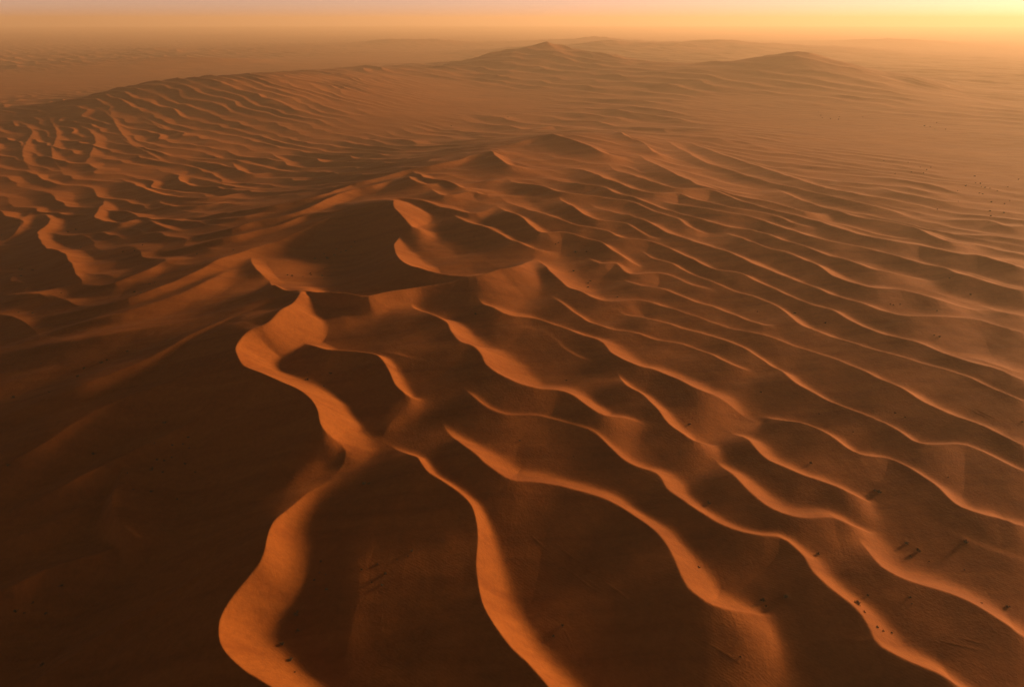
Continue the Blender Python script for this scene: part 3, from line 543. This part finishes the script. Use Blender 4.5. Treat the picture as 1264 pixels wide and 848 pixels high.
def mesh_object(name, verts, faces_quads, mat, smooth=True):
    me = bpy.data.meshes.new(name)
    v = np.ascontiguousarray(verts, dtype=np.float32); f = np.ascontiguousarray(faces_quads, dtype=np.int32)
    me.vertices.add(len(v)); me.vertices.foreach_set('co', v.ravel())
    n, k = f.shape
    me.loops.add(n * k); me.loops.foreach_set('vertex_index', f.ravel())
    me.polygons.add(n); me.polygons.foreach_set('loop_start', np.arange(0, n * k, k, dtype=np.int32))
    me.update(calc_edges=True)
    if smooth: me.polygons.foreach_set('use_smooth', np.ones(n, dtype=bool))
    me.materials.append(mat)
    o = bpy.data.objects.new(name, me)
    scene.collection.objects.link(o)
    return o

# ---------------------------------------------------------------- the sand sheet, finest in front of the viewpoint
GROUND_R = 22000.0
def ground():
    step = 0.00085
    fine = np.arange(-R(47), R(47), step)
    out = [R(47)]; d = step
    while out[-1] < R(180) - d * 0.5:
        d = min(d * 1.12, R(3)); out.append(out[-1] + d)
    out = np.array([a for a in out if a < R(180) - 0.004])
    az = np.concatenate([-out[::-1], fine, out[:]])
    az = np.unique(np.round(az, 7))
    rr = [4.0]
    while rr[-1] < GROUND_R:
        r = rr[-1]
        d = max(r * 0.0027, 0.36) if r > 95 else max(0.42, (100 - r) * 0.12)
        if r > 4000: d = r * 0.008
        rr.append(r + d)
    rr = np.array(rr)
    A, RR = np.meshgrid(az, rr)
    X = RR * np.sin(A); Y = RR * np.cos(A)
    Z = np.empty_like(X)
    ch = 24
    def part(i):
        Z[i:i + ch] = height(X[i:i + ch], Y[i:i + ch])
    with ThreadPoolExecutor(4) as pool: list(pool.map(part, range(0, X.shape[0], ch)))
    nr, na = X.shape
    idx = np.arange(nr * na).reshape(nr, na)
    nxt = np.roll(idx, -1, axis=1)
    q = np.stack([idx[:-1], nxt[:-1], nxt[1:], idx[1:]], -1).reshape(-1, 4)
    verts = np.stack([X, Y, Z], -1).reshape(-1, 3)
    c0 = len(verts)
    o = mesh_object('desert_sand', verts, q[:, ::-1], SAND)
    o['kind'] = 'structure'
    print('ground', X.shape, Z.min(), Z.max())
    return Z.min(), Z.max()

Z_MIN, Z_MAX = ground()

# ---------------------------------------------------------------- tyre tracks pressed into the sand
# every track: points x, y on the ground
TRACKS = [
    [[0.0,155.4],[8.7,145.3],[14.9,139.4],[20.5,132.1],[27.7,126.2],[33.6,120.5],[39.0,116.3],[43.8,111.3],[49.0,107.1],[52.5,104.5]],
    [[0.9,155.8],[9.6,146.0],[15.8,140.0],[21.7,132.7],[28.9,126.5],[34.6,120.7],[40.1,116.6],[45.0,111.7],[50.2,107.6],[53.7,105.0]],
    [[6.3,152.2],[16.2,142.4],[24.7,133.5],[31.6,125.7],[39.6,117.7],[45.9,112.6],[50.8,108.3],[55.1,104.8]],
    [[7.2,152.4],[17.2,142.5],[25.9,133.6],[32.8,126.0],[40.8,118.0],[47.1,113.0],[52.0,108.7],[56.4,105.3]],
    [[9.8,149.4],[18.7,140.1],[27.7,128.8],[35.9,120.1],[42.6,114.0],[47.8,108.8],[51.4,105.7]],
    [[171.4,247.3],[173.0,238.0],[177.6,232.0],[180.9,224.6],[184.4,217.8],[186.7,214.1]],
    [[172.9,248.3],[175.1,238.8],[179.3,232.9],[182.5,225.4],[186.5,219.2],[188.1,216.2]],
    [[9.5,129.2],[10.8,123.3],[12.4,118.8],[14.0,114.6],[15.9,110.5],[17.9,106.4]],
    [[10.5,129.3],[11.6,123.5],[13.2,119.0],[14.8,114.8],[16.7,110.7],[18.8,106.4]],
    [[12.6,130.1],[13.4,124.5],[14.9,121.0],[16.6,117.7],[18.6,113.9],[19.2,110.7],[19.8,107.8]],
    [[16.8,120.7],[18.2,117.6],[19.1,114.7],[19.5,111.2],[20.4,107.7]],
    [[-40.5,119.9],[-37.5,116.0],[-33.1,110.6],[-29.3,105.0]],
    [[-39.8,120.2],[-36.6,116.4],[-32.2,110.9],[-28.2,105.0]],
    [[-42.1,112.0],[-40.1,109.4],[-38.8,107.2]],
    [[-126.8,131.6],[-122.7,126.0],[-113.9,115.5]],
    [[-125.8,131.8],[-121.2,125.8],[-112.6,115.3]],
    [[-127.0,130.3],[-123.2,124.9],[-115.5,115.7]],
    [[94.4,120.7],[100.4,117.7],[106.4,115.2],[116.8,112.4]],
    [[94.2,119.5],[99.8,116.5],[105.8,114.0],[116.1,111.2]],
    [[99.0,122.2],[104.6,118.5],[112.1,115.4],[117.8,114.0]],
    [[94.9,109.7],[99.8,108.2],[105.1,107.9],[112.2,109.0]]]
def tracks():
    prof = [(-0.42, -0.06), (-0.27, 0.036), (-0.12, 0.02), (0.12, 0.02), (0.27, 0.036), (0.42, -0.06)]
    rng = random.Random(9)
    for pts in TRACKS:
        P = even(spline(np.array(pts), 4), 0.8)
        n = len(P)
        wob = noise(np.arange(n) * 0.11, np.full(n, rng.uniform(0, 90)), 3) * 0.5
        T = np.gradient(P, axis=0); T /= np.hypot(T[:, 0], T[:, 1])[:, None]
        Nn = np.stack([-T[:, 1], T[:, 0]], 1)
        P = P + Nn * wob[:, None]
        fade = np.clip(np.minimum(np.arange(n), n - 1 - np.arange(n)) / 12.0, 0, 1)
        fade = fade * (0.45 + 0.9 * np.clip(noise(np.arange(n) * 0.06, np.full(n, rng.uniform(0, 90)), 4) + 0.4, 0, 1))
        X = P[:, :1] + Nn[:, :1] * np.array([p[0] for p in prof]); Y = P[:, 1:] + Nn[:, 1:] * np.array([p[0] for p in prof])
        Z = height(X, Y) + np.array([p[1] for p in prof]) * np.maximum(fade, 0.02)[:, None] - (1 - fade[:, None]) * 0.12
        k = len(prof)
        idx = np.arange(n * k).reshape(n, k)
        q = np.stack([idx[:-1, :-1], idx[1:, :-1], idx[1:, 1:], idx[:-1, 1:]], -1).reshape(-1, 4)
        o = mesh_object('tyre_track', np.stack([X, Y, Z], -1).reshape(-1, 3), q[:, ::-1], SAND)
        o['kind'] = 'structure'
tracks()

# ---------------------------------------------------------------- desert shrubs
def shrub_material(name, c0, c1):
    m, nt, b = new_mat(name)
    N = nt.nodes.new; L = nt.links.new
    t = N('ShaderNodeTexNoise'); t.inputs['Scale'].default_value = 7.0
    g = N('ShaderNodeNewGeometry'); L(g.outputs['Position'], t.inputs['Vector'])
    r = N('ShaderNodeValToRGB')
    r.color_ramp.elements[0].position = 0.35; r.color_ramp.elements[0].color = (*c0, 1)
    r.color_ramp.elements[1].position = 0.65; r.color_ramp.elements[1].color = (*c1, 1)
    L(t.outputs['Fac'], r.inputs[0]); L(r.outputs[0], b.inputs['Base Color'])
    b.inputs['Roughness'].default_value = 0.9
    return m
LEAF = shrub_material('dry_shrub_leaf', (0.022, 0.020, 0.010), (0.050, 0.040, 0.018))
TWIG = shrub_material('dry_shrub_twig', (0.05, 0.032, 0.018), (0.09, 0.060, 0.034))

def stems_bm(rng, n=16):
    """thin tapered twigs fanning from the root of a one-metre shrub"""
    bm = bmesh.new(); tips = []
    for i in range(n):
        a = rng.uniform(0, 2 * math.pi); lean = rng.uniform(0.15, 1.15)
        L = rng.uniform(0.35, 0.62)
        p0 = Vector((0.06 * math.cos(a), 0.06 * math.sin(a), -0.08))
        p1 = p0 + Vector((math.cos(a) * math.sin(lean) * L * 0.5, math.sin(a) * math.sin(lean) * L * 0.5, math.cos(lean) * L * 0.6))
        p2 = p0 + Vector((math.cos(a) * math.sin(lean) * L, math.sin(a) * math.sin(lean) * L, math.cos(lean) * L * 0.95 + 0.05))
        rings = []
        for p, r in ((p0, 0.022), (p1, 0.015), (p2, 0.006)):
            rings.append([bm.verts.new(p + Vector((r * math.cos(k * 2.094), r * math.sin(k * 2.094), 0))) for k in range(3)])
        for u, v in ((0, 1), (1, 2)):
            for k in range(3):
                bm.faces.new((rings[u][k], rings[u][(k + 1) % 3], rings[v][(k + 1) % 3], rings[v][k]))
        tips += [p1, p2, (p1 + p2) / 2]
    return bm, tips

def leaves_bm(rng, tips, per=9):
    """small leaf blades in clumps round the twig ends"""
    bm = bmesh.new()
    for tip in tips:
        for k in range(per):
            c = tip + Vector((rng.gauss(0, 0.07), rng.gauss(0, 0.07), rng.gauss(0, 0.05)))
            d = Vector((rng.gauss(0, 1), rng.gauss(0, 1), rng.gauss(0.3, 0.8))).normalized()
            s = d.orthogonal().normalized() * rng.uniform(0.012, 0.03)
            l = d * rng.uniform(0.05, 0.10)
            vs = [bm.verts.new(c - l), bm.verts.new(c + s), bm.verts.new(c + l), bm.verts.new(c - s)]
            bm.faces.new(vs)
    return bm

def to_mesh(bm, name, mats):
    me = bpy.data.meshes.new(name); bm.to_mesh(me); bm.free()
    for m in mats: me.materials.append(m)
    return me

def kinds():
    out = []
    for v in range(4):
        rng = random.Random(20 + v)
        sb, tips = stems_bm(rng, 14 + 2 * v)
        lb = leaves_bm(rng, tips)
        stem = to_mesh(sb, 'stems', [TWIG]); leaf = to_mesh(lb, 'foliage', [LEAF])
        both = bmesh.new(); both.from_mesh(leaf); k = len(both.faces); both.from_mesh(stem)
        both.faces.ensure_lookup_table()
        for f in both.faces[k:]: f.material_index = 1
        out.append((stem, leaf, to_mesh(both, 'desert_shrub', [LEAF, TWIG])))
    return out

# where each cluster grows, then its shrubs: x, y, width in metres
SHRUBS = [
    ('on the dark hollow left of centre', [(-115.5,388.6,1.78),(-108.7,389.9,2.36),(-112.1,396.4,1.2),(-105.6,395.2,1.49),(-102.3,398.0,1.2),(-99.6,399.4,1.5),(-96.9,403.4,1.51),(-95.9,408.4,1.22),(-106.1,402.2,1.21),(-111.4,362.3,1.4),(-109.7,358.0,0.83),(-103.2,356.6,1.37),(-118.0,352.1,1.37),(-121.1,353.8,1.1),(-112.3,352.0,0.82),(-100.5,349.8,0.81),(-106.0,373.1,0.85)]),
    ('in the shadow left of the great ridge', [(-121.2,206.9,1.37),(-110.0,199.8,1.32),(-114.5,196.8,1.13),(-111.2,197.5,0.75),(-119.7,195.8,0.76),(-108.3,195.6,0.93),(-115.4,191.6,0.93),(-117.8,191.7,1.12),(-113.3,192.7,0.75),(-117.1,186.6,1.66),(-113.4,185.9,0.92),(-107.5,189.6,1.29),(-103.1,186.4,0.72),(-123.2,183.1,0.74),(-117.9,176.1,0.72),(-112.6,176.1,1.07),(-104.1,174.5,0.7)]),
    ('on the streaked slope at left', [(-168.5,237.8,1.58),(-171.4,246.9,1.62),(-166.0,250.0,1.39),(-164.4,251.5,0.92),(-158.5,256.8,1.16),(-189.6,229.7,1.61),(-172.4,225.9,0.89),(-193.3,253.8,0.73)]),
    ('in the dark lower left corner', [(-134.1,138.9,1.36),(-132.1,139.1,0.85),(-130.9,141.4,0.85),(-127.2,139.9,1.01),(-125.3,145.8,1.36),(-118.0,123.2,1.59),(-140.1,194.3,1.56),(-163.2,186.3,1.2)]),
    ('on orange sand beside the bottom S-shaped ridge', [(-53.3,126.7,1.58),(-51.7,121.5,1.13),(-54.4,118.2,1.4),(-50.9,113.5,1.38),(-48.9,109.9,0.5)]),
    ('just above the orange hollow at bottom', [(-51.0,142.5,0.9),(-50.5,138.9,0.59),(-48.5,137.8,0.5),(-51.3,136.7,0.74),(-47.1,132.7,1.01)]),
    ('on the dark slope between the two bottom ridges', [(-35.1,139.4,0.88),(-32.4,135.6,1.01),(-32.6,132.1,1.0),(-39.1,137.8,0.73),(-26.6,142.9,0.88),(-27.3,141.2,0.58),(-30.1,140.2,0.5),(-35.5,133.1,0.5)]),
    ('by the bright crest of the great ridge', [(-77.0,229.6,1.58),(-78.2,234.6,0.8),(-68.9,233.2,1.19),(-69.7,225.6,0.77)]),
    ('at the foot of the great ridge', [(-44.4,170.0,1.61),(-42.9,169.9,0.97)]),
    ('on the bright slope right of centre', [(33.7,359.8,1.88),(37.3,387.3,2.57),(27.5,398.2,1.17),(25.9,396.0,0.87),(42.1,350.2,1.05),(40.6,347.4,1.04),(40.1,342.8,1.29),(53.5,328.2,1.0),(43.3,386.9,0.86)]),
    ('among the central ripples of the right flank', [(2.7,192.7,1.02),(19.7,185.5,0.5),(62.8,209.7,1.1),(21.1,237.5,0.98),(57.9,164.6,1.29),(96.0,233.9,0.81),(-16.6,290.4,1.35)]),
    ('along the right flank crests', [(97.4,187.8,1.08),(113.0,173.6,1.6),(112.2,174.4,1.07),(112.9,219.5,0.6),(120.3,207.9,0.59),(140.3,183.5,0.57),(142.5,222.2,0.84),(144.9,219.6,0.63),(192.0,223.3,0.91),(115.6,254.7,0.5)]),
    ('near the tyre tracks at bottom', [(48.9,139.2,0.74),(62.3,128.9,1.31),(9.8,119.2,0.81),(12.1,121.8,0.96),(51.3,111.0,0.55),(62.5,127.1,0.73)]),
    ('in the lower right hollow', [(67.8,128.9,1.62),(82.3,144.9,1.1),(84.5,126.5,1.5),(84.8,123.5,0.74),(89.0,130.2,0.76),(110.8,152.2,1.34),(112.5,149.4,1.34),(109.5,147.5,0.83),(113.7,145.7,0.5),(99.0,129.2,0.93),(98.6,127.5,0.62),(126.7,151.5,1.73),(118.9,130.8,0.81),(125.9,130.9,1.15),(90.2,119.8,0.6),(86.3,119.7,0.74),(87.5,119.2,0.74),(121.4,142.6,0.5)]),
    ('among the thin ripples of the far right flank', [(201.7,343.0,0.87),(203.3,342.6,0.87),(207.6,344.1,0.88),(225.2,339.7,0.89),(204.1,300.3,1.62),(202.0,301.6,0.81),(151.6,307.9,1.29),(141.3,319.7,1.31),(261.6,391.2,1.35),(264.7,373.7,1.32),(372.2,598.0,1.47),(122.1,318.4,0.77)]),
    ('on the flat golden plain at upper right', [(509.6,768.4,1.91),(485.1,727.2,1.21),(461.5,705.4,1.75),(487.8,723.3,1.81),(479.3,708.1,1.18),(477.9,699.7,1.76),(481.5,697.4,1.17),(457.2,675.1,1.69),(457.7,670.9,1.69),(446.0,639.4,2.16),(419.8,599.6,2.04),(429.1,595.1,2.04),(455.8,634.6,1.62),(409.2,581.7,1.49),(482.6,687.6,1.16),(548.5,754.1,1.93),(438.2,679.9,1.12),(467.6,645.9,1.1),(507.4,709.2,1.2),(463.9,708.1,1.17),(409.6,630.2,1.04)]),
    ('on the far edge of the golden plain', [(452.6,768.5,1.23),(441.5,772.9,1.84),(473.8,813.8,1.3),(470.0,793.4,1.91),(486.8,815.1,1.31),(473.5,840.5,1.33),(449.8,851.5,1.33),(418.9,763.6,1.2),(333.4,781.6,1.17),(571.4,1262.6,2.84),(561.8,1316.3,1.96),(561.1,1272.0,1.9),(584.8,1291.0,1.94),(625.6,1288.5,1.96),(573.3,1356.4,2.01),(552.0,1284.7,1.91),(683.4,1191.2,2.82),(686.0,1179.0,1.87),(679.9,1153.3,1.83),(695.7,1151.4,1.84),(722.7,1225.9,1.95)]),
    ('among the sinuous dunes at middle left', [(-309.3,415.3,1.47),(-292.7,390.7,1.4),(-297.4,407.8,1.8),(-312.1,417.0,1.11),(-235.6,338.9,0.9),(-245.7,318.6,0.88),(-236.2,315.0,1.15),(-293.1,453.7,1.53),(-344.6,533.6,1.78),(-347.7,527.7,1.77),(-236.5,427.9,1.05),(-243.8,417.2,1.04),(-234.7,414.0,1.02),(-186.7,336.0,1.13),(-189.6,325.7,1.39),(-181.7,317.3,1.08),(-183.8,387.5,1.24),(-355.2,651.0,1.55),(-403.5,531.6,1.4),(-184.8,337.5,0.85),(-162.0,387.2,0.92)]),
    ('on the edge of the far basin', [(-99.7,1179.2,2.43),(-7.2,1285.1,1.76)])]
ORD = ('first second third fourth fifth sixth seventh eighth ninth tenth eleventh twelfth thirteenth fourteenth fifteenth '
       'sixteenth seventeenth eighteenth nineteenth twentieth twenty-first twenty-second').split()
def shrubs():
    kind = kinds(); rng = random.Random(77)
    for where, items in SHRUBS:
        order = sorted(range(len(items)), key=lambda i: items[i][0] / items[i][1])
        big = max(range(len(items)), key=lambda i: items[i][2])
        z = height(np.array([i[0] for i in items]), np.array([i[1] for i in items]))
        for i, (x, y, w) in enumerate(items):
            stem, leaf, both = kind[rng.randrange(4)]
            size = 'widest' if i == big else 'broad' if w > 2 else 'middling' if w > 1.2 else 'small'
            lab = '%s dark shrub, %s from left, %s' % (size, ORD[order.index(i)], where)
            parts = w > 1.45 and math.hypot(x, y) < 420
            o = bpy.data.objects.new('desert_shrub', None if parts else both)
            o.location = (x, y, float(z[i]))
            o.rotation_euler = (0, 0, rng.uniform(0, 6.28))
            o.scale = (w, w * rng.uniform(0.75, 1.0), w * rng.uniform(0.7, 1.0))
            scene.collection.objects.link(o)
            o['label'] = lab; o['category'] = 'shrub'; o['group'] = 'shrubs ' + where
            if parts:
                for nm, me in (('stems', stem), ('foliage', leaf)):
                    c = bpy.data.objects.new(nm, me); scene.collection.objects.link(c); c.parent = o
shrubs()


# ---------------------------------------------------------------- dusty air
def haze():
    m = bpy.data.materials.new('dusty_air'); m.use_nodes = True
    nt = m.node_tree
    for n in list(nt.nodes): nt.nodes.remove(n)
    out = nt.nodes.new('ShaderNodeOutputMaterial'); v = nt.nodes.new('ShaderNodeVolumePrincipled')
    v.inputs['Color'].default_value = (1.0, 0.86, 0.66, 1)
    v.inputs['Density'].default_value = 1.45e-4
    v.inputs['Anisotropy'].default_value = 0.34
    nt.links.new(v.outputs[0], out.inputs['Volume'])
    h = GROUND_R + 300.0; z0 = Z_MIN - 1.0; z1 = max(CAM_H, Z_MAX) + 60.0
    vs = [(x, y, z) for z in (z0, z1) for y in (-h, h) for x in (-h, h)]
    fs = [(0, 2, 3, 1), (4, 5, 7, 6), (0, 1, 5, 4), (2, 6, 7, 3), (0, 4, 6, 2), (1, 3, 7, 5)]
    o = mesh_object('haze', vs, np.array(fs), m, smooth=False)
    o['kind'] = 'stuff'
    o['label'] = 'dusty golden haze lying over the whole desert'
haze()
